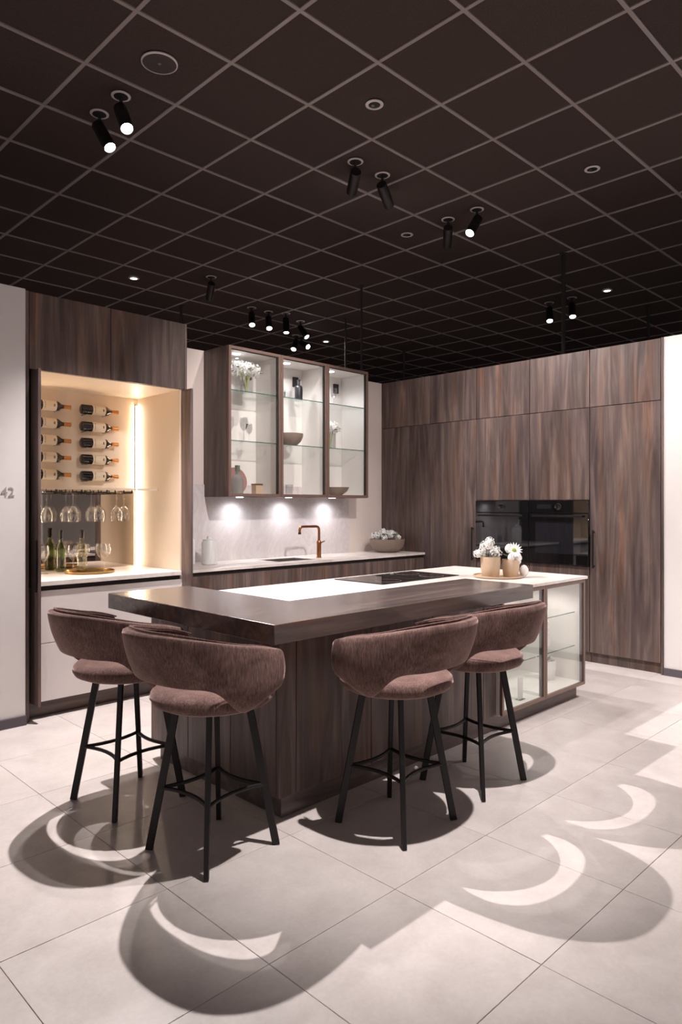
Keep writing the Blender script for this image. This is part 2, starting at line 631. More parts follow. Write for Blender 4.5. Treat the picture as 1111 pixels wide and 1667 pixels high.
# bar slab and stone worktop
SX0, SX1, SY0, SY1 = 1.777, 3.79, 2.165, 3.59
sl = MB().prism([(SX0, SY0), (SX1, SY0), (SX1, 2.662), (2.278, 2.662), (2.278, SY1), (SX0, SY1)], .868, .95).build('breakfast_bar', M['wood_slab'], bevel=.0025)
tag(sl, 'thick dark oak L-shaped breakfast bar wrapping two sides of the island', 'breakfast bar')
st = MB().prism([(2.28, 2.664), (SX1 + .002, 2.664), (SX1 + .002, 2.375), (4.945, 2.375), (4.945, 3.58), (2.28, 3.58)], .884, .905).build('island_worktop', M['stone'], bevel=.002)
tag(st, 'pale stone worktop of the island carrying the black hob', 'worktop')

# hob
hb = thing('induction_hob', (3.85, 3.28, .905), 'black glass induction hob set into the pale island worktop', 'hob')
MB().box(3.425, 4.278, 3.055, 3.515, .9052, .911).build('glass_plate', M['blackgloss'], hb, bevel=.002)
MB().box(3.80, 3.90, 3.10, 3.47, .911, .9125).build('vent_grille', M['blackplastic'], hb, bevel=.0005, seg=1)
for k in range(6):
    MB().box(3.806 + k * .016, 3.813 + k * .016, 3.11, 3.46, .9125, .915).build('vent_slat', M['blackmetal'], hb)
for x, y in ((3.61, 3.17), (3.61, 3.40), (4.09, 3.17), (4.09, 3.40)):
    MB().lathe([(.088, 0), (.090, 0), (.090, .0004), (.088, .0004)], (x, y, .911), 40, cap=False).build('cooking_zone', M['ring'], hb)

# tray with pots
TRX, TRY = 4.40, 2.80


def lathe_thing(name, prof, loc, mat, label, cat, group=None, n=32):
    o = MB().lathe(prof, loc, n).build(name, mat, None, smooth=True, angle=50)
    # give it its own origin
    for v in o.data.vertices:
        v.co -= Vector(loc)
    o.location = loc
    return tag(o, label, cat, group)


lathe_thing('round_tray', [(.10, 0), (.165, 0), (.178, .004), (.18, .016), (.174, .016), (.172, .007), (.10, .006)], (TRX, TRY, .9055), M['beige'], 'flat round pale tray under the flower pots on the island', 'tray')


def pot(name, loc, r, h, mat, label, cat, style):
    t = thing(name, loc, label, cat)
    x, y, z = loc
    p = MB().lathe([(r * .80, 0), (r * .86, h * .04), (r * .97, h * .5), (r, h * .94), (r * .985, h), (r * .90, h), (r * .88, h * .85), (.005, h * .84)], loc, 32)
    p.build('pot', mat, t, smooth=True, angle=50)
    MB().lathe([(r * .86, h * .85), (.004, h * .90)], loc, 20, cap=False).build('soil', M['recess'], t)
    return t


def heads(t, specs, leaf=(), petal=.016, n=46):
    for k, (x, y, z, r) in enumerate(specs):
        b = MB().petals((x, y, z), r, n, petal, k * 13 + int(x * 997))
        b.lathe([(.001, -r * .6), (r * .55, -r * .2), (r * .55, r * .3), (.001, r * .65)], (x, y, z), 10)
        b.build('blossom', M['petal'], t)
    for k, (x, y, z, dx, dy, dz, l) in enumerate(leaf):
        p = Vector((x, y, z)); d = Vector((dx, dy, dz)).normalized()
        s = d.cross(Vector((0, 0, 1))).normalized() * l * .22
        e = p + d * l
        m_ = p + d * l * .5 + Vector((0, 0, l * .08))
        MB().add([p, m_ - s, e, m_ + s, m_ - Vector((0, 0, l * .05))], [(0, 1, 4), (1, 2, 4), (2, 3, 4), (3, 0, 4)]).build('leaf', M['leaf'], t)


z0 = .912
pa = pot('flower_pot', (4.325, 2.815, z0), .072, .145, M['beige'], 'left beige pot with white cloud-like blossoms on the island tray', 'flower pot', 0)
rn = random.Random(3)
heads(pa, [(4.325 + dx, 2.815 + dy, z0 + dz, r) for dx, dy, dz, r in ((-.05, .035, .175, .038), (.0, -.04, .18, .042), (.045, .0, .18, .040), (-.02, .03, .215, .040), (.02, .04, .205, .036), (-.045, -.01, .235, .034), (.0, .01, .25, .034), (-.075, .06, .168, .028))],
      [(4.325, 2.815, z0 + .15, dx, dy, .25, .1) for dx, dy in ((1, -.3), (-.4, -1), (-1, .4), (.5, 1))], petal=.014)
pb = pot('flower_pot', (4.435, 2.715, z0), .062, .125, M['beige'], 'right smaller beige pot with a white daisy and egg-shaped buds', 'flower pot', 1)
# daisy
c = Vector((4.415, 2.675, z0 + .195))
dn = Vector((-.62, -.62, .48)).normalized()
a1 = dn.cross(Vector((0, 0, 1))).normalized(); a2 = a1.cross(dn)
for k in range(16):
    a = 2 * PI * k / 16
    e = a1 * math.cos(a) + a2 * math.sin(a)
    sd = dn.cross(e)
    MB().add([c + e * .012, c + e * .034 + sd * .009 + dn * .006, c + e * .060 + dn * .010, c + e * .034 - sd * .009 + dn * .006, c + e * .034 + dn * .001], [(0, 1, 4), (1, 2, 4), (2, 3, 4), (3, 0, 4)]).build('daisy_petal', M['petal'], pb)
MB().lathe([(.002, -.004), (.016, 0), (.013, .008), (.002, .012)], c, 14, dn).build('daisy_centre', M['centre'], pb, smooth=True)
egg = lambda r, h: [(.001, -h), (r * .6, -h * .78), (r * .95, -h * .3), (r, 0), (r * .86, h * .42), (r * .5, h * .82), (.001, h)]
for x, y, z, r, h in ((4.40, 2.69, .14, .026, .034), (4.45, 2.67, .138, .034, .034), (4.475, 2.70, .185, .030, .036), (4.45, 2.74, .20, .03, .036), (4.49, 2.69, .11, .024, .03)):
    MB().lathe(egg(r, h), (x, y, z0 + z), 16).build('bud', M['ceramic_white'], pb, smooth=True, angle=60)
for dx, dy, dz in ((1, -.4, .3), (.2, 1, .4), (-1, .2, .5)):
    heads(pb, [], [(4.435, 2.715, z0 + .13, dx, dy, dz, .09)])
lathe_thing('egg_ornament', [(.012, 0), (.028, .012), (.034, .034), (.030, .058), (.016, .078), (.002, .084)], (4.516, 2.655, z0), M['ceramic_white'], 'white egg-shaped ornament standing against the smaller flower pot', 'ornament')

# things in the glass part of the island
t = pot('flower_pot', (4.79, 2.62, .1255), .062, .14, M['ceramic_white'], 'white pot on the floor of the right glass unit of the island', 'flower pot', 2)
heads(t, [], [(4.79, 2.62, .26, dx, dy, .6, .06) for dx, dy in ((1, 0), (-.6, .8), (-.4, -.9))])
t = pot('flower_pot', (4.72, 2.60, .3865), .04, .07, M['ceramic_white'], 'tiny white flowering pot on the middle shelf of the island glass unit', 'flower pot', 3)
heads(t, [(4.72, 2.60, .49, .03), (4.71, 2.59, .53, .024), (4.73, 2.60, .56, .02)], petal=.011, n=30)
t = thing('price_card', (4.155, 2.47, .1255), 'small white card standing inside the left glass unit of the island', 'card')
MB().box(4.125, 4.185, 2.468, 2.474, .1275, .28).build('card', M['ceramic_white'], t)
MB().box(4.12, 4.19, 2.45, 2.492, .1255, .1275).build('card_foot', M['glassedge'], t)


# ================================================================== TALL WALL WITH OVENS
def handle(parent, x, y, z0, z1):
    h = MB().box(x - .036, x - .024, y - .006, y + .006, z0, z1)
    for z in (z0 + .012, z1 - .024):
        h.box(x - .026, x + .001, y - .005, y + .005, z, z + .012)
    o = h.build('handle', M['blackmetal'], parent, bevel=.002)
    o['label'] = 'slim black bar handle'
    return o


def tall_unit(y0, y1, name, label, rows, depth=.60, plinth=True):
    """rows: list of (z0, z1, partname) wood fronts"""
    u = thing(name, (XR + .3, (y0 + y1) / 2, 0), label, 'cabinet')
    B('carcass', M['recess'], u, XR + .022, XR + depth, y0 + .001, y1 - .001, .095, TOP - .002)
    if plinth:
        B('plinth', M['wood'], u, XR + .042, XR + .06, y0 + .001, y1 - .001, 0, .094)
    for z0_, z1_, nm in rows:
        B(nm, M['wood'], u, XR, XR + .02, y0 + .0028, y1 - .0028, z0_ + .0025, z1_ - .0025)
    return u


SP = 2.315
u = tall_unit(2.262, 2.889, 'tall_cabinet', 'tall dark oak cabinet with one long door beside the white wall', [(.095, SP, 'door'), (SP, TOP, 'top_door')])
handle([c_ for c_ in u.children if c_.name.startswith('door')][0], XR, 2.845, .862, 1.205)
tall_unit(2.889, 3.496, 'oven_cabinet', 'dark oak oven housing unit next to the long right door', [(.095, .875, 'drawer_front'), (1.476, SP, 'door'), (SP, TOP, 'top_door')])
tall_unit(3.496, 4.107, 'oven_cabinet', 'dark oak oven housing unit nearer to the sink corner', [(.095, .875, 'drawer_front'), (1.476, SP, 'door'), (SP, TOP, 'top_door')])
u = tall_unit(4.107, 4.708, 'tall_cabinet', 'tall dark oak cabinet between the ovens and the sink worktop', [(.095, SP, 'door'), (SP, TOP, 'top_door')])
handle([c_ for c_ in u.children if c_.name.startswith('door')][0], XR, 4.145, .862, 1.205)
u = thing('corner_cladding', (XR + .02, 5.06, 0), 'dark oak corner panels above the right end of the sink worktop', 'wall panel')
B('panel', M['wood'], u, XR, XR + .02, 4.71, YB - .002, .095, SP - .002)
B('top_panel', M['wood'], u, XR, XR + .02, 4.71, YB - .002, SP + .002, TOP)
B('backing', M['recess'], u, XR + .022, XR + .6, 4.71, YB - .002, .0, TOP - .002)
o = MB().box(XR - .001, XR + .62, 2.246, 2.260, 0, TOP + .002).build('end_panel', M['wood'], bevel=.001, seg=1)
tag(o, 'thin dark oak end panel closing the tall units at the white wall', 'end panel')


def oven(y0, y1, label, dial):
    zc0, zc1 = .879, 1.474
    u = thing('built_in_oven', (XR, (y0 + y1) / 2, zc0), label, 'oven', 'pair of black built-in ovens')
    B('body', M['blackplastic'], u, XR + .0, XR + .0215, y0 + .003, y1 - .003, zc0, zc1)
    p = B('control_panel', M['blackgloss'], u, XR - .020, XR - .001, y0 + .003, y1 - .003, 1.358, zc1, .002)
    d = B('oven_door', M['blackgloss'], u, XR - .022, XR - .001, y0 + .003, y1 - .003, zc0, 1.352, .002)
    hy0, hy1 = y0 + .05, y1 - .05
    h = MB().box(XR - .06, XR - .047, hy0, hy1, 1.318, 1.336)
    for y in (hy0 + .02, hy1 - .035):
        h.box(XR - .05, XR - .021, y, y + .015, 1.32, 1.334)
    h.build('handle', M['blackmetal'], d, bevel=.003)
    B('window', plain_window, d, XR - .0232, XR - .0222, y0 + .075, y1 - .075, .975, 1.29, 0)
    k = MB().lathe([(.026, 0), (.027, .004), (.026, .022), (.020, .024), (.001, .024)], (XR - .020, dial, 1.415), 28, (-1, 0, 0)).build('dial', M['blackgloss'], p, smooth=True)
    MB().lathe([(.0265, .0), (.030, .0), (.030, .004), (.0265, .004)], (XR - .0202, dial, 1.415), 32, (-1, 0, 0), cap=False).build('dial_ring', M['greymetal'], k)
    MB().box(XR - .0208, XR - .0202, dial + .07, dial + .22, 1.395, 1.437).build('display', plain_window, p)
    return u


plain_window = plain('oven_window_glass', (.016, .016, .02), .02, 0, Specular__IOR__Level=.9)
oven(3.496, 4.107, 'black built-in oven nearer to the sink corner', 3.80)
oven(2.889, 3.496, 'black built-in oven nearer to the long right cabinet door', 3.187)

# ================================================================== SINK RUN
SYF = 4.775
SX = [3.0, 3.61, 4.22, 4.83, 5.44, XR - .004]
names = ['leftmost, next to the bar cabinet', 'second from the bar cabinet', 'middle, left of the sink', 'fourth, under the copper tap', 'rightmost, by the tall units']
for k, (a, b) in enumerate(zip(SX[:-1], SX[1:])):
    u = thing('base_cabinet', ((a + b) / 2, SYF + .3, 0), 'dark oak drawer unit under the sink worktop, ' + names[k], 'cabinet', 'base units below the sink worktop')
    B('carcass', M['recess'], u, a + .001, b - .001, SYF + .05, YB - .004, .10, .70)
    B('plinth', M['wood_x'], u, a + .001, b - .001, SYF + .055, SYF + .07, 0, .10)
    B('rail', M['recess'], u, a + .001, b - .001, SYF + .03, SYF + .05, .70, .886)
    B('drawer_front', M['wood'], u, a + .002, b - .002, SYF + .01, SYF + .03, .50, .855)
    B('drawer_front', M['wood'], u, a + .002, b - .002, SYF + .01, SYF + .03, .105, .49)
kx0, kx1, ky0, ky1 = 4.10, 4.56, 4.93, 5.26
wt = MB()
wt.box(2.99, kx0, SYF, YB - .002, .888, .91).box(kx1, XR - .002, SYF, YB - .002, .888, .91)
wt.box(kx0, kx1, SYF, ky0, .888, .91).box(kx0, kx1, ky1, YB - .002, .888, .91)
o = wt.build('sink_worktop', M['stone'])
tag(o, 'long pale stone worktop with the sink along the back wall', 'worktop')
sk = thing('sink', ((kx0 + kx1) / 2, (ky0 + ky1) / 2, .75), 'steel sink basin sunk into the worktop left of the copper tap', 'sink')
b_ = MB().box(kx0, kx0 + .006, ky0, ky1, .74, .905).box(kx1 - .006, kx1, ky0, ky1, .74, .905).box(kx0 + .006, kx1 - .006, ky0, ky0 + .006, .74, .905).box(kx0 + .006, kx1 - .006, ky1 - .006, ky1, .74, .905).box(kx0, kx1, ky0, ky1, .734, .74)
b_.build('basin', M['steel'], sk)
MB().lathe([(.04, 0), (.04, .004), (.03, .005), (.001, .003)], (4.33, 5.09, .74), 20).build('drain', M['greymetal'], sk, smooth=True)

# tap
fx, fy, fz = 4.712, 5.05, .91
ta = thing('kitchen_tap', (fx, fy, fz), 'brushed copper kitchen tap with a square swan neck', 'tap')
MB().lathe([(.026, 0), (.026, .006), (.022, .008), (.022, .135), (.0235, .14), (.0235, .155), (.016, .17)], (fx, fy, fz), 24).build('body', M['copper'], ta, smooth=True)
path = [(fx, fy, fz + .165), (fx, fy, fz + .27)]
for k in range(1, 7):
    a = k / 6 * PI / 2
    path.append((fx - .04 * (1 - math.cos(a)), fy, fz + .27 + .04 * math.sin(a)))
path.append((fx - .22, fy, fz + .31))
for k in range(1, 7):
    a = k / 6 * PI / 2
    path.append((fx - .22 - .035 * math.sin(a), fy, fz + .31 - .035 * (1 - math.cos(a))))
path.append((fx - .255, fy, fz + .25))
MB().tube(path, .0125, 14).build('spout', M['copper'], ta, smooth=True)
MB().cyl((fx - .255, fy, fz + .255), (fx - .255, fy, fz + .238), .0145).build('aerator', M['blackmetal'], ta, smooth=True)
MB().cyl((fx + .022, fy, fz + .148), (fx + .075, fy, fz + .16), .007, .006, 12).build('lever', M['copper'], ta, smooth=True)

# splashback
o = MB().box(3.0, 5.497, YB - .014, YB - .001, .9105, 1.62).build('splashback', M['splash'], bevel=.001, seg=1)
tag(o, 'grey marble splashback slab behind the sink below the glass wall cabinet', 'splashback')

# bowl of flowers
bx, by, bz = 5.80, 5.11, .9105
bw = thing('flower_bowl', (bx, by, bz), 'wide taupe bowl filled with small white flowers on the sink worktop', 'bowl')
MB().lathe([(.085, 0), (.13, .012), (.175, .055), (.192, .11), (.195, .145), (.188, .145), (.18, .11), (.01, .10)], (bx, by, bz), 36).build('bowl', M['taupe'], bw, smooth=True, angle=60)
rn = random.Random(11)
sp = []
for k in range(15):
    a = k * 2.4
    q = .15 * math.sqrt((k + .5) / 15)
    sp.append((bx + q * math.cos(a), by + q * math.sin(a), bz + .165 + rn.uniform(-.01, .035) + (.03 if k < 6 else 0), rn.uniform(.03, .042)))
heads(bw, sp, [(bx, by, bz + .15, math.cos(a), math.sin(a), .35, .19) for a in (0, .9, 1.8, 2.7, 3.6, 4.5, 5.4)], petal=.015, n=40)

# white vases at the left end of the worktop
lathe_thing('white_bottle', [(.04, 0), (.046, .006), (.047, .19), (.042, .215), (.018, .24), (.016, .285), (.022, .29), (.022, .31), (.014, .315), (.001, .315)], (3.335, 5.22, .9105), M['ceramic_white'], 'tall white bottle at the left end of the sink worktop', 'bottle')
lathe_thing('white_canister', [(.062, 0), (.068, .005), (.068, .19), (.062, .20), (.058, .205), (.058, .22), (.022, .225), (.018, .25), (.001, .252)], (3.49, 5.15, .9105), M['ceramic_white'], 'white lidded canister beside the white bottle on the sink worktop', 'canister')

# ================================================================== GLASS WALL CABINET
wx0, wx1, wy0, wy1, wz0, wz1 = 3.61, 5.41, 5.03, YB - .001, 1.505, TOP
wc = thing('glass_wall_cabinet', ((wx0 + wx1) / 2, wy1, wz0), 'wall cabinet with three bronze framed glass doors above the sink', 'wall cabinet')
B('side', M['wood'], wc, wx0, wx0 + .02, wy0 + .022, wy1, wz0, wz1)
B('side', M['wood'], wc, wx1 - .02, wx1, wy0 + .022, wy1, wz0, wz1)
B('top', M['wood_x'], wc, wx0 + .02, wx1 - .02, wy0 + .022, wy1, wz1 - .02, wz1)
B('bottom', M['wood_x'], wc, wx0 + .02, wx1 - .02, wy0 + .022, wy1, wz0, wz0 + .02)
B('back', M['interior'], wc, wx0 + .021, wx1 - .021, wy1 - .012, wy1 - .001, wz0 + .02, wz1 - .02)
B('lining', M['interior'], wc, wx0 + .0205, wx0 + .026, wy0 + .03, wy1 - .013, wz0 + .026, wz1 - .026, 0)
B('lining', M['interior'], wc, wx1 - .026, wx1 - .0205, wy0 + .03, wy1 - .013, wz0 + .026, wz1 - .026, 0)
B('lining', M['interior'], wc, wx0 + .0265, wx1 - .0265, wy0 + .03, wy1 - .013, wz1 - .0255, wz1 - .0205, 0)
B('lining', M['interior'], wc, wx0 + .0265, wx1 - .0265, wy0 + .03, wy1 - .013, wz0 + .0205, wz0 + .0255, 0)
for x in (4.21, 4.81):
    B('divider', M['interior'], wc, x - .008, x + .008, wy0 + .03, wy1 - .013, wz0 + .026, wz1 - .026)
for k in range(3):
    a, b = wx0 + .6 * k, wx0 + .6 * (k + 1)
    glass_door(wc, a + .002, b - .002, wy0, wz0 + .002, wz1 - .001, fw=.026)
    ia, ib = a + (.027 if k == 0 else .009), b - (.027 if k == 2 else .009)
    for z in (2.01, 2.46):
        s_ = B('glass_shelf', M['shelfglass'], wc, ia, ib, wy0 + .045, wy1 - .014, z - .008, z, 0)
        B('shelf_edge', M['glassedge'], s_, ia, ib, wy0 + .0435, wy0 + .045, z - .008, z, 0)
    cx = (a + b) / 2
    # recessed led in the top, bracket at the back
    MB().lathe([(.034, 0), (.034, .004), (.001, .004)], (cx - .09, 5.20, wz1 - .0258), 24, (0, 0, -1)).build('top_led', M['disc'], wc)
    spot(wc, (cx - .09, 5.20, wz1 - .035), (0, .05, -1), 15, 150, .8, .03, (.93, .95, 1))
    MB().box(ib - .13, ib - .065, wy1 - .035, wy1 - .0125, wz1 - .20, wz1 - .10).build('bracket', M['blackplastic'], wc, bevel=.002)
    # downlight under the cabinet
    MB().lathe([(.034, 0), (.034, .004), (.001, .004)], (cx + .0, 5.275, wz0), 24, (0, 0, -1)).build('under_led', M['disc'], wc)
    spot(wc, (cx + .0, 5.275, wz0 - .012), (0, .06, -1), 10, 160, 1.0, .035, (.92, .95, 1))

SH = [wz0 + .026, 2.0105, 2.4605]


def wine_glass(name, loc, label, group=None, s=1.0, flip=False, r=.036):
    """stemmed glass; loc is the foot (hangs foot up when flip)"""
    k = -1 if flip else 1
    prof = [(.033, 0), (.033, .002), (.006, .006), (.004, .02), (.004, .085), (.010, .095), (.026, .112), (r, .145), (r * .98, .17), (r * .84, .205), (r * .82, .205), (r * .96, .17), (r * .97, .145), (.025, .114), (.008, .098), (.001, .096)]
    o = MB().lathe([(a * s, b * s) for a, b in prof], (0, 0, 0), 20, (0, 0, k)).build(name, M['crystal'], None, smooth=True, angle=60)
    o.location = loc
    return tag(o, label, 'wine glass', group)


def vase_flowers(loc, r, h, label, stems=7, seed=0, spread=.1, tall=.1, hr=.03):
    t = thing('glass_vase', loc, label, 'vase')
    x, y, z = loc
    MB().lathe([(r * .9, 0), (r, .006), (r, h), (r - .003, h), (r - .003, .008), (.001, .007)], loc, 28).build('vase', M['crystal'], t, smooth=True)
    rn = random.Random(seed)
    for k in range(stems):
        a = 2 * PI * k / stems + rn.uniform(-.3, .3)
        q = spread * (0.25 if k == 0 else rn.uniform(.55, 1))
        e = Vector((x + q * math.cos(a), y + q * math.sin(a) * .75, z + h + tall * rn.uniform(.35, 1)))
        MB().tube([(x + .01 * math.cos(a + 2), y + .01 * math.sin(a + 2), z + .012), (x + r * .5 * math.cos(a), y + r * .5 * math.sin(a), z + h), e], .0035, 6).build('stem', M['stem'], t)
        heads(t, [(e.x, e.y, e.z, hr * rn.uniform(.85, 1.15))], [(e.x, e.y, e.z - .02, math.cos(a), math.sin(a), .1, .08)], petal=.016, n=34)
    return t


vase_flowers((3.94, 5.21, SH[2]), .062, .16, 'glass vase of white flowers on the top shelf behind the left glass door', 15, 4, .125, .11, .05)
vase_flowers((5.01, 5.20, SH[1]), .062, .17, 'glass vase of white flowers on the middle shelf behind the right glass door', 13, 9, .095, .10, .043)
o = lathe_thing('black_bottle', [(.038, 0), (.04, .004), (.04, .13), (.034, .15), (.014, .165), (.014, .20), (.017, .202), (.017, .214), (.001, .214)], (4.585, 5.21, SH[2]), plain('matt_black_ceramic', srgb(40, 38, 42), .4), 'matt black bottle on the top shelf behind the middle glass door', 'bottle')
for k, (x, y, lb) in enumerate(((4.35, 5.19, 'leftmost small smoky tumbler beside the black bottle on the top shelf'), (4.45, 5.22, 'small smoky tumbler just left of the black bottle on the top shelf'))):
    lathe_thing('tumbler', [(.034, 0), (.037, .003), (.04, .085), (.037, .085), (.034, .008), (.001, .007)], (x, y, SH[2]), M['crystal'], lb, 'tumbler', 'smoky tumblers in the wall cabinet')
wine_glass('wine_glass', (4.94, 5.20, SH[2]), 'left clear wine glass on the top shelf behind the right glass door', 'clear glasses in the wall cabinet', .95)
wine_glass('wine_glass', (5.10, 5.24, SH[2]), 'right clear wine glass on the top shelf behind the right glass door', 'clear glasses in the wall cabinet', .95)
wine_glass('wine_glass', (3.76, 5.22, SH[1]), 'leftmost clear wine glass on the middle shelf behind the left glass door', 'clear glasses in the wall cabinet', 1.1)
wine_glass('wine_glass', (3.88, 5.17, SH[1]), 'second clear wine glass on the middle shelf behind the left glass door', 'clear glasses in the wall cabinet', 1.1)
wine_glass('wine_glass', (4.00, 5.25, SH[1]), 'rightmost clear wine glass on the middle shelf behind the left glass door', 'clear glasses in the wall cabinet', .9)
lathe_thing('dark_bowl', [(.05, 0), (.06, .004), (.10, .04), (.122, .085), (.125, .12), (.118, .12), (.11, .085), (.01, .02)], (4.47, 5.20, SH[1]), M['taupe'], 'taupe bowl on the middle shelf behind the middle glass door', 'bowl')
lathe_thing('low_bowl', [(.05, 0), (.06, .003), (.115, .045), (.135, .085), (.128, .085), (.105, .045), (.01, .012)], (5.10, 5.20, SH[0]), M['taupe'], 'low taupe bowl at the bottom behind the right glass door', 'bowl')
t = thing('gin_bottle', (3.80, 5.16, SH[0]), 'grey spirit bottle with a dark stopper behind the left glass door', 'bottle')
MB().lathe([(.05, 0), (.054, .005), (.054, .13), (.045, .155), (.018, .18), (.018, .215)], (3.80, 5.16, SH[0]), 24).build('bottle', plain('grey_tinted_glass', srgb(128, 124, 120), .12), t, smooth=True)
MB().lathe([(.022, .205), (.023, .208), (.023, .26), (.001, .262)], (3.80, 5.16, SH[0]), 20).build('stopper', M['leaf'], t, smooth=True)
t = thing('decor_plate', (3.92, 5.30, SH[0]), 'round rose-brown plate leaning at the back behind the left glass door', 'plate')
MB().lathe([(.001, 0), (.08, 0), (.125, .012), (.127, .016), (.08, .006), (.001, .005)], (3.90, 5.335, SH[0] + .126), 36, (0, -1, .18), cap=False).build('plate', M['plate'], t, smooth=True)
t = thing('tea_tin', (4.06, 5.2, SH[0]), 'small beige tin at the bottom right behind the left glass door', 'tin')
MB().box(4.02, 4.10, 5.17, 5.24, SH[0], SH[0] + .085).build('tin', M['beige'], t, bevel=.003)
MB().box(4.018, 4.102, 5.168, 5.242, SH[0] + .085, SH[0] + .10).build('lid', M['gold'], t, bevel=.002)
for k, x in enumerate((4.33, 4.45)):
    lathe_thing('tumbler', [(.038, 0), (.04, .003), (.044, .10), (.041, .10), (.037, .01), (.001, .009)], (x, 5.2, SH[0]), M['crystal'], ('left' if k == 0 else 'right') + ' clear tumbler at the bottom behind the middle glass door', 'tumbler', 'clear tumblers at the bottom of the wall cabinet')

# ================================================================== BAR CABINET
bx0, bx1, byf = 1.746, 2.978, 4.70
NT_Z, ND_X0, ND_X1, NB = 2.325, 1.83, 2.93, 5.435
bc = thing('bar_cabinet', ((bx0 + bx1) / 2, 5.05, 0), 'tall dark oak bar cabinet with its pocket doors open on a lit niche', 'bar cabinet')
B('side', M['wood'], bc, bx0, bx0 + .03, byf, 5.46 - .05, 0, TOP)
B('side', M['wood'], bc, bx1 - .022, bx1, byf, 5.46 - .05, 0, TOP)
B('top_door', M['wood'], bc, bx0 + .033, 2.345, byf, byf + .02, NT_Z + .004, TOP - .002)
B('top_door', M['wood'], bc, 2.349, bx1 - .024, byf, byf + .02, NT_Z + .004, TOP - .002)
B('top_box', M['recess'], bc, bx0 + .031, bx1 - .023, byf + .022, 5.41, NT_Z + .03, TOP - .004)
B('niche_ceiling', M['cream'], bc, ND_X0, ND_X1, byf + .022, 5.41, NT_Z, NT_Z + .028)
B('niche_side', M['cream'], bc, ND_X1, ND_X1 + .018, byf + .022, 5.41, .90, NT_Z + .028)
B('niche_side', M['cream'], bc, ND_X0 - .018, ND_X0, byf + .022, 5.41, .90, NT_Z + .028)
B('niche_back', M['cream'], bc, ND_X0, ND_X1, 5.392, 5.41, 1.55, NT_Z)
B('mirror', M['mirror'], bc, ND_X0, ND_X1 - .001, 5.392, 5.41, .92, 1.548, 0)['label'] = 'smoked mirror at the back of the niche'
B('plinth', M['wood_x'], bc, bx0 + .031, bx1 - .023, 4.785, 4.80, 0, .11)
B('base_box', M['recess'], bc, bx0 + .031, bx1 - .023, 4.74, 5.40, .11, .885)
B('drawer_front', M['white'], bc, ND_X0 - .01, ND_X1 + .005, 4.715, 4.735, .505, .855)
B('drawer_front', M['white'], bc, ND_X0 - .01, ND_X1 + .005, 4.715, 4.735, .115, .50)
B('post', M['white'], bc, ND_X1 + .006, ND_X1 + .018, 4.712, 4.738, .115, .888)
# pocket doors, pushed back into the sides
for x, yy, lx in ((1.790, 4.61, -1), (2.950, 4.585, 1)):
    d_ = B('pocket_door', M['wood'], bc, x - .009 + (.02 if lx < 0 else 0), x + .009 + (.02 if lx < 0 else 0), yy, 5.30 if lx < 0 else 4.72, .112, NT_Z - .002)
    d_['label'] = 'dark oak pocket door folded back'
MB().box(1.786, 1.799, 4.625, 4.64, .86, 1.2).build('handle', M['blackmetal'], bc, bevel=.002)
# led strips
for x, nm in ((ND_X1 - .012, 'led_strip'), (ND_X0 + .012, 'led_strip')):
    MB().box(x - .007, x + .007, 5.374, 5.382, .925, NT_Z - .06).build(nm, M['led'], bc)
    MB().box(x - .010, x + .010, 5.382, 5.391, .922, NT_Z - .05).build('led_profile', M['greymetal'], bc)
o = MB().box(ND_X0 + .001, ND_X1 - .001, 4.70, 5.391, .8885, .92).build('bar_worktop', M['stone'], bevel=.002)
tag(o, 'pale stone worktop inside the open bar cabinet niche', 'worktop')

# glass shelf with stem rack
sf = thing('stemware_shelf', (2.38, 5.28, 1.55), 'shallow glass shelf with black stemware rails across the bar niche', 'shelf')
MB().box(ND_X0 + .001, ND_X1 - .001, 5.05, 5.391, 1.552, 1.560).build('glass_shelf', M['shelfglass'], sf)
MB().box(ND_X0 + .001, ND_X1 - .001, 5.044, 5.05, 1.546, 1.562).build('shelf_edge', M['cream'], sf)
rails = [2.065, 2.26, 2.46, 2.67]
for x in rails:
    for s in (-1, 1):
        MB().box(x + s * .028 - .007, x + s * .028 + .007, 5.06, 5.37, 1.518, 1.522).build('rail', M['blackmetal'], sf)
    MB().box(x - .04, x + .04, 5.056, 5.064, 1.523, 1.533).build('rail_front', M['blackmetal'], sf)
    MB().box(x - .04, x + .04, 5.336, 5.344, 1.523, 1.533).build('rail_back', M['blackmetal'], sf)
    for s in (-1, 1):
        MB().box(x + s * .034 - .003, x + s * .034 + .003, 5.056, 5.064, 1.533, 1.5515).build('rail_hanger', M['blackmetal'], sf)
        MB().box(x + s * .034 - .003, x + s * .034 + .003, 5.336, 5.344, 1.533, 1.5515).build('rail_hanger', M['blackmetal'], sf)
nm = ['leftmost', 'second', 'third', 'rightmost']
for k, x in enumerate(rails):
    for q, y in enumerate((5.13, 5.25)):
        wine_glass('hanging_wine_glass', (x, y, 1.5245), 'wine glass hanging %s on the %s rail of the bar niche' % (('in front', 'behind')[q], nm[k]), 'wine glasses hanging in the bar niche', 1.08, True, .042)

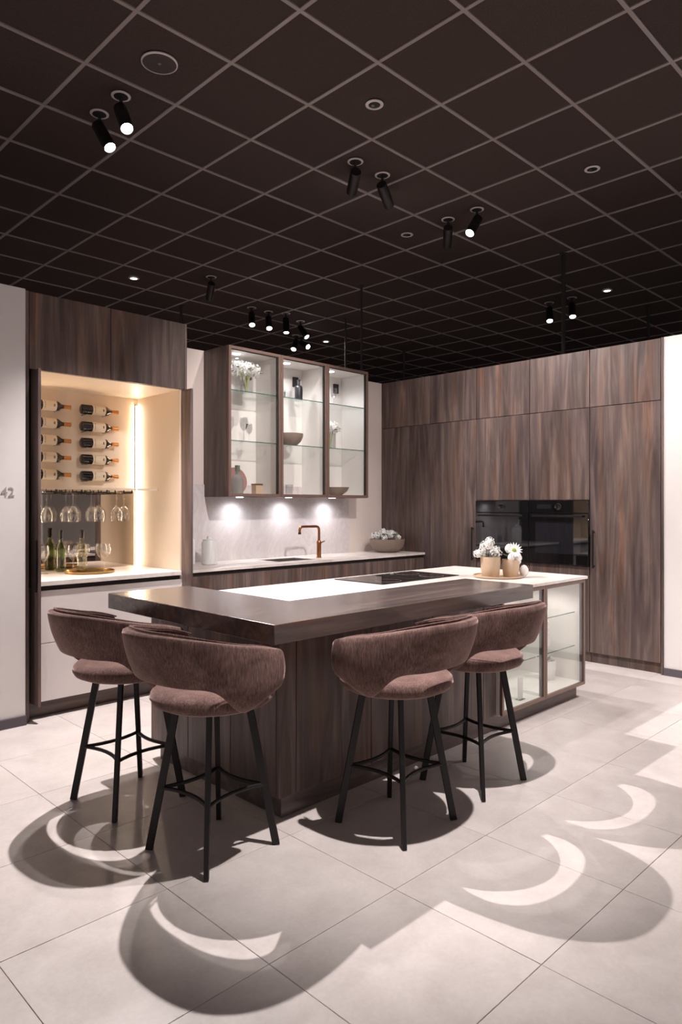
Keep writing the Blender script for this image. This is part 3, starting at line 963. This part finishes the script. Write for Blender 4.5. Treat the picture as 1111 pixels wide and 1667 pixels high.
# wine bottles lying along the wall
def wine_bottle(loc, label, half=False):
    t = thing('wine_bottle', loc, label, 'wine bottle', 'wine bottles on wall pegs in the bar niche')
    c = Vector(loc)
    r = .0385
    MB().lathe([(.030, 0), (r, .006), (r, .200), (.034, .216), (.020, .234), (.0155, .248), (.0145, .265)], c, 24, (1, 0, 0)).build('bottle', M['wine'], t, smooth=True, angle=60)
    MB().lathe([(r + .0006, .085), (r + .0006, .192)], c, 24, (1, 0, 0), cap=False).build('label', M['label'], t, smooth=True)
    MB().lathe([(.0158, .255), (.0155, .30), (.0165, .302), (.0165, .312), (.001, .312)], c, 18, (1, 0, 0)).build('capsule', M['capsule'], t, smooth=True)
    MB().box(c.x + .165, c.x + .176, c.y - .0402, c.y - .0392, c.z - .010, c.z + .010).build('emblem', M['emblem'], t)
    for dz in (-.022, -.012, .0, .012, .022):
        MB().box(c.x + .10, c.x + .104, c.y - .0402 + abs(dz) * .18, c.y - .0388 + abs(dz) * .18, c.z + dz - .004, c.z + dz + .004).build('print', M['emblem'], t)
    for dx in (.03, .205):
        z = c.z - (r + .004 if dx < .1 else .036)
        MB().cyl((c.x + dx, c.y - .055, z), (c.x + dx, 5.3915, z), .0035, n=8).build('peg', M['greymetal'], t)
    return t


rows = [2.190, 2.056, 1.927, 1.796, 1.664]
rn_ = ['top', 'second', 'third', 'fourth', 'bottom']
for k, z in enumerate(rows):
    wine_bottle((2.02, 5.335, z), 'dark wine bottle lying in the %s row, left column beside the pocket door' % rn_[k])
    wine_bottle((2.414, 5.335, z - .003), 'dark wine bottle lying in the %s row, right column beside the light strip' % rn_[k])

# tray, bottles and glasses on the bar worktop
tx, ty, tz = 2.37, 5.08, .9205
lathe_thing('serving_tray', [(.10, 0), (.172, 0), (.18, .005), (.18, .018), (.176, .018), (.174, .007), (.10, .006)], (tx, ty, tz), M['gold'], 'round brass tray on the bar niche worktop', 'tray')
tt = tz + .0065


def upright_bottle(name, loc, mat, cap, label):
    t = thing(name, loc, label, 'bottle')
    MB().lathe([(.030, 0), (.037, .004), (.037, .175), (.032, .20), (.016, .225), (.0135, .245), (.0135, .29)], loc, 24).build('glass', mat, t, smooth=True, angle=60)
    MB().lathe([(.0145, .255), (.0145, .296), (.016, .298), (.016, .318), (.001, .318)], loc, 16).build('cap', cap, t, smooth=True)
    MB().lathe([(.0374, .05), (.0374, .12)], loc, 24, cap=False).build('label', M['crystal'], t, smooth=True)
    return t


upright_bottle('wine_bottle', (2.235, 5.29, .9205), M['greenglass'], M['blackplastic'], 'green wine bottle standing behind the brass tray in the bar niche')
upright_bottle('wine_bottle', (2.315, 5.10, tt), M['palewine'], M['recess'], 'clear pale wine bottle standing on the brass tray')
wine_glass('wine_glass', (2.235, 5.07, tt), 'wine glass on the brass tray left of the clear bottle', 'wine glasses on the bar worktop', 1.0, False, .042)
wine_glass('wine_glass', (2.375, 5.19, tt), 'wine glass on the brass tray behind the clear bottle', 'wine glasses on the bar worktop', 1.0, False, .042)
wine_glass('wine_glass', (2.478, 5.06, tt), 'wine glass at the right front of the brass tray', 'wine glasses on the bar worktop', 1.0, False, .042)
wine_glass('wine_glass', (2.49, 5.145, tt), 'wine glass at the right rear of the brass tray', 'wine glasses on the bar worktop', 1.0, False, .042)
wine_glass('wine_glass', (2.08, 5.22, .9205), 'wine glass standing off the tray next to the left pocket door', 'wine glasses on the bar worktop', 1.0, False, .042)


# ================================================================== BAR STOOLS
def sm(a, b, x):
    t = max(0, min(1, (x - a) / (b - a)))
    return t * t * (3 - 2 * t)


def make_stool():
    """origin on the floor at the centre, faces local +X"""
    t = thing('bar_stool', (0, 0, 0))
    # padded shell
    TM = 108
    NC, NV, NU = 41, 7, 4
    vs = []
    for i in range(NC):
        th = -TM + 2 * TM * i / (NC - 1)
        a = abs(th)
        s = sm(10, 92, a)
        e = max(0, (a - 80) / (TM - 80))
        zt = .948 - .068 * sm(15, 92, a) - .036 * e ** 1.6
        zb = .742 - .056 * sm(42, 76, a) + .04 * sm(80, TM, a)
        c_, s_ = -math.cos(R(th)), math.sin(R(th))
        sup = lambda ax, ay: (abs(c_ / ax) ** 2.45 + abs(s_ / ay) ** 2.45) ** (-1 / 2.45)
        rt = sup(.342 if a < 90 else .32, .284)
        rb = sup(.268 if a < 90 else .31, .290)
        g = sm(57, 84, a)
        for j in range(NV):
            v = j / (NV - 1)
            r = rt + (rb - rt) * v + .012 * math.sin(PI * v)
            z = zt + (zb - zt) * v
            vs.append((r * c_ + .01, r * s_, z))
        for j in range(1, NU):
            v = j / (NU - 1)
            r = rb + (.22 - rb) * v * g
            z = zb + (.608 + .085 * sm(60, TM, a) - zb) * (v ** .7) * g - (1 - g) * .0025 * v
            vs.append((r * c_ + .01, r * s_, z))
    W = NV + NU - 1
    fs = [(i * W + j, i * W + j + 1, (i + 1) * W + j + 1, (i + 1) * W + j) for i in range(NC - 1) for j in range(W - 1)]
    o = MB().add(vs, fs).build('backrest', M['fabric'], t, smooth=True, angle=180)
    m = o.modifiers.new('solid', 'SOLIDIFY')
    m.thickness = .034
    m.offset = -1
    m = o.modifiers.new('sub', 'SUBSURF')
    m.levels = m.render_levels = 1
    # welt along the rim
    rim = []
    for i in range(NC):
        rim.append(Vector(vs[i * W]) + Vector((0, 0, .001)))
    MB().tube(rim, .0045, 6).build('piping', M['fabric'], o, smooth=True)
    # seat cushion
    sp_ = [(.001, .604), (.16, .604), (.215, .608), (.246, .622), (.258, .642), (.254, .662), (.236, .678), (.19, .687), (.09, .690), (.001, .690)]
    MB().lathe(sp_, (.0, 0, 0), 36, cap=False).build('seat', M['fabric'], t, smooth=True, angle=180)
    MB().lathe([(.15, .594), (.15, .606)], (0, 0, 0), 28).build('seat_plate', M['blackmetal'], t)
    # legs
    tp, ft, zr = .105, .186, .255
    for sx in (-1, 1):
        for sy in (-1, 1):
            MB().bar((sx * tp, sy * tp, .602), (sx * ft, sy * ft, .0), .022, .031, .020, .031, up=(sx, sy, 0)).build('leg', M['blackmetal'], t, bevel=.002, seg=1)
    q = ft - (ft - tp) * zr / .602
    for k in range(4):
        a = k * PI / 2
        pts = []
        for n in range(9):
            u = -1 + n / 4
            lx, ly = q - .034 * (1 - u * u), u * q
            pts.append((lx * math.cos(a) - ly * math.sin(a), lx * math.sin(a) + ly * math.cos(a), zr))
        MB().tube(pts, .0085, 8).build('footrest', M['blackmetal'], t, smooth=True)
    return t


stool = make_stool()
spots = [((1.664, 3.148), 4, 'bar stool nearest the white drawers of the bar cabinet'),
         ((1.676, 2.446), 5, 'bar stool nearest the camera, left of the island corner'),
         ((2.402, 2.062), 93, 'bar stool just right of the near island corner'),
         ((3.045, 2.088), 90, 'bar stool furthest right, next to the island glass doors')]
for k, ((x, y), a, lb) in enumerate(spots):
    o = stool if k == 0 else copy_tree(stool)
    o.location = (x, y, 0)
    o.rotation_euler.z = R(a)
    tag(o, 'brown upholstered ' + lb, 'bar stool', 'bar stools around the island')


# ================================================================== CEILING FITTINGS
def ceiling_spot(mount, d, label, lit, power=0, aim=None, angle=50, L=.19, drop=.10, blend=.4, radius=.03):
    x, y = mount
    t = thing('ceiling_spotlight', (x, y, CEIL), label, 'spotlight', 'black swivel spotlights on the ceiling')
    d = Vector(d).normalized()
    P = Vector((x, y, CEIL - drop))
    MB().lathe([(.062, 0), (.062, .004), (.046, .006), (.046, 0)], (x, y, CEIL - .0008), 24, (0, 0, -1), cap=False).build('mount_ring', M['ring'], t, smooth=True)
    MB().lathe([(.046, 0), (.046, .007), (.001, .007)], (x, y, CEIL - .0008), 20, (0, 0, -1)).build('mount_plate', M['blackplastic'], t, smooth=True)
    MB().box(x - .008, x + .008, y - .008, y + .008, P.z, CEIL - .006).build('arm', M['blackplastic'], t)
    h0, h1 = P - d * .03, P + d * L
    MB().lathe([(.040, 0), (.043, .004), (.043, (h1 - h0).length), (.038, (h1 - h0).length), (.038, (h1 - h0).length - .012)], h0, 24, d).build('housing', M['blackmetal'], t, smooth=True, angle=40)
    MB().lathe([(.0375, 0), (.001, .003)], h1 - d * .010, 20, d, cap=False).build('lens', M['lens'] if lit else M['greymetal'], t)
    if power:
        spot(t, h1 + d * .006, aim if aim is not None else d, power, angle, blend, radius)
    return t


def toward(src, dst):
    return Vector(dst) - Vector(src)


ceiling_spot((2.18, 4.225), (-0.058, -0.542, -0.839), 'bright swivel spotlight above the island pointing at the camera', True, P_KEY, toward((2.184, 4.15, 3.85), (2.25, 2.0, 0)), 105, blend=.35, radius=.022)
ceiling_spot((2.175, 4.52), (0.149, -0.521, -0.841), 'lit swivel spotlight left of the brightest one above the bar cabinet', True, 110, toward((2.22, 4.45, 3.85), (2.6, 3.3, .9)), 60)
ceiling_spot((3.886, 3.751), (0.569, 0.765, -0.303), 'left swivel spotlight of the middle ceiling pair, turned to the back wall', True, 150, toward((3.97, 3.87, 3.92), (4.3, 5.42, 2.2)), 60, blend=.9)
ceiling_spot((4.2, 3.751), (0.838, 0.353, -0.416), 'right swivel spotlight of the middle ceiling pair, turned to the tall cabinets', True, P_WALL, toward((4.32, 3.79, 3.89), (6.05, 2.9, 1.5)), 80, blend=.8)
ceiling_spot((5.284, 3.9), (0.698, 0.568, -0.435), 'dark swivel spotlight left of the lit one near the tall cabinets', True, 60, toward((5.38, 3.98, 3.89), (6.0, 4.8, 1.5)), 80, blend=.8)
ceiling_spot((5.293, 3.587), (-0.621, -0.012, -0.783), 'lit swivel spotlight near the tall cabinets turned towards the island', True, 140, toward((5.2, 3.6, 3.86), (4.3, 3.0, .9)), 60, blend=.7)
ceiling_spot((4.659, 6.838), (0.358, 0.727, -0.586), 'single unlit swivel spotlight beyond the top of the bar cabinet', False)
ceiling_spot((5.772, 7.517), (-0.296, -0.435, -0.850), 'leftmost lit spotlight of the row behind the glass wall cabinet', True, 320, angle=72, blend=.8)
ceiling_spot((6.058, 7.511), (-0.306, -0.463, -0.832), 'second lit spotlight of the row behind the glass wall cabinet', True, 320, angle=72, blend=.8)
ceiling_spot((6.275, 7.399), (-0.131, -0.209, -0.969), 'third lit spotlight of the row behind the glass wall cabinet', True, 320, angle=72, blend=.8)
ceiling_spot((6.698, 7.571), (0.104, -0.618, -0.779), 'fourth spotlight of the row behind the glass wall cabinet, tilted right', True, 60, angle=60, blend=.8)
ceiling_spot((7.204, 8.252), (-0.544, -0.319, -0.776), 'brightest far spotlight just over the top edge of the glass wall cabinet', True, 60, angle=60, blend=.8)
ceiling_spot((7.325, 8.244), (-0.093, -0.863, -0.496), 'far spotlight right of the brightest one over the glass wall cabinet', True, 60, angle=60, blend=.8)
ceiling_spot((8.411, 4.572), (-0.404, -0.266, -0.875), 'left spotlight of the pair above the tall oak cabinets', True, 320, angle=72, blend=.8)
ceiling_spot((8.418, 4.258), (-0.388, -0.258, -0.885), 'right spotlight of the pair above the tall oak cabinets', True, 320, angle=72, blend=.8)
# lamps overhead and behind the viewpoint; the bar cabinet one is an added fill
ceiling_spot((2.05, 1.25), (.1, .35, -.93), 'swivel spotlight on the ceiling in front of the island stools', True, P_FRONT, toward((2.05, 1.3, 3.85), (2.7, 2.35, 0)), 53, blend=.9, radius=.025)
ceiling_spot((4.2, .6), (.6, .45, -.65), 'swivel spotlight on the ceiling turned to the right tall cabinets', True, 520, toward((4.2, .6, 3.85), (5.7, 1.75, 1.0)), 95, blend=.9, radius=.06)
ceiling_spot((.3, 2.6), (.3, .5, -.8), 'added unseen spotlight on the ceiling that brightens the bar cabinet', True, 40, toward((.3, 2.6, 3.85), (2.4, 4.7, .6)), 45, blend=.8)  # added fill lamp, keeps the bar cabinet drawers bright


ceiling_spot((3.05, .85), (.2, .75, -.62), 'swivel spotlight on the ceiling turned to the sink wall', True, 600, toward((3.05, .85, 3.85), (4.1, 5.42, 1.25)), 46, blend=.8, radius=.03)


def recessed(x, y, label, lit):
    t = thing('recessed_downlight', (x, y, CEIL), label, 'downlight', 'round recessed downlights')
    MB().lathe([(.060, 0), (.060, .004), (.040, .006), (.040, .001)], (x, y, CEIL - .0005), 28, (0, 0, -1), cap=False).build('trim_ring', M['ring'], t, smooth=True)
    MB().lathe([(.040, .003), (.001, .0025)], (x, y, CEIL - .0005), 24, (0, 0, -1), cap=False).build('lens', M['lens_dim'] if lit else M['blackplastic'], t)
    MB().lathe([(.012, .0038), (.001, .0042)], (x, y + .015, CEIL - .0005), 14, (0, 0, -1), cap=False).build('bulb', M['lens_dim'] if lit else M['greymetal'], t)
    return t


recessed(3.422, 3.127, 'unlit recessed downlight nearest the camera', False)
recessed(5.303, 2.51, 'unlit recessed downlight at the right of the ceiling', False)
recessed(5.297, 4.407, 'unlit recessed downlight left of the spotlights near the tall cabinets', False)
recessed(4.04, 7.516, 'small lit recessed downlight above the bar cabinet', True)
recessed(7.822, 8.217, 'small lit recessed downlight right of the far spotlight row', True)
recessed(8.439, 3.803, 'small lit recessed downlight right of the tall pole', True)
t = thing('ceiling_speaker', (2.181, 3.744, CEIL), 'round dark ceiling speaker with a pale rim at the upper left', 'ceiling speaker')
MB().lathe([(.108, 0), (.108, .006), (.100, .010), (.100, .0)], (2.181, 3.744, CEIL - .0008), 40, (0, 0, -1), cap=False).build('rim', M['ring'], t, smooth=True)
MB().lathe([(.101, 0), (.101, .005), (.06, .0065), (.001, .007)], (2.181, 3.744, CEIL - .0008), 40, (0, 0, -1)).build('grille', M['sensor'], t, smooth=True)
MB().lathe([(.010, .006), (.009, .010), (.001, .010)], (2.181, 3.744, CEIL - .0008), 12, (0, 0, -1)).build('badge', M['greymetal'], t)

for x, y, r, lb in ((6.136, 5.819, .014, 'slim dark pole rising behind the right end of the glass wall cabinet'),
                    (6.875, 3.571, .022, 'thick dark pole rising behind the tall oven cabinets'),
                    (9.207, 7.728, .02, 'distant dark pole above the corner of the tall cabinets'),
                    (9.539, 3.731, .02, 'distant dark pole near the right end of the tall cabinets'),
                    (5.049, 8.113, .02, 'dark pole beyond the right end of the bar cabinet'),
                    (7.09, 7.039, .014, 'distant thin dark pole left of the slim pole by the wall cabinet')):
    t = thing('support_pole', (x, y, 0), lb, 'pole')
    MB().cyl((x, y, 0), (x, y, CEIL - .004), r, n=16).build('pole', M['pole'], t, smooth=True)
    MB().cyl((x, y, CEIL - .012), (x, y, CEIL - .001), r * 2, n=16).build('ceiling_flange', M['pole'], t, smooth=True)
    MB().cyl((x, y, 0.0005), (x, y, .01), r * 2.4, n=16).build('floor_flange', M['pole'], t, smooth=True)
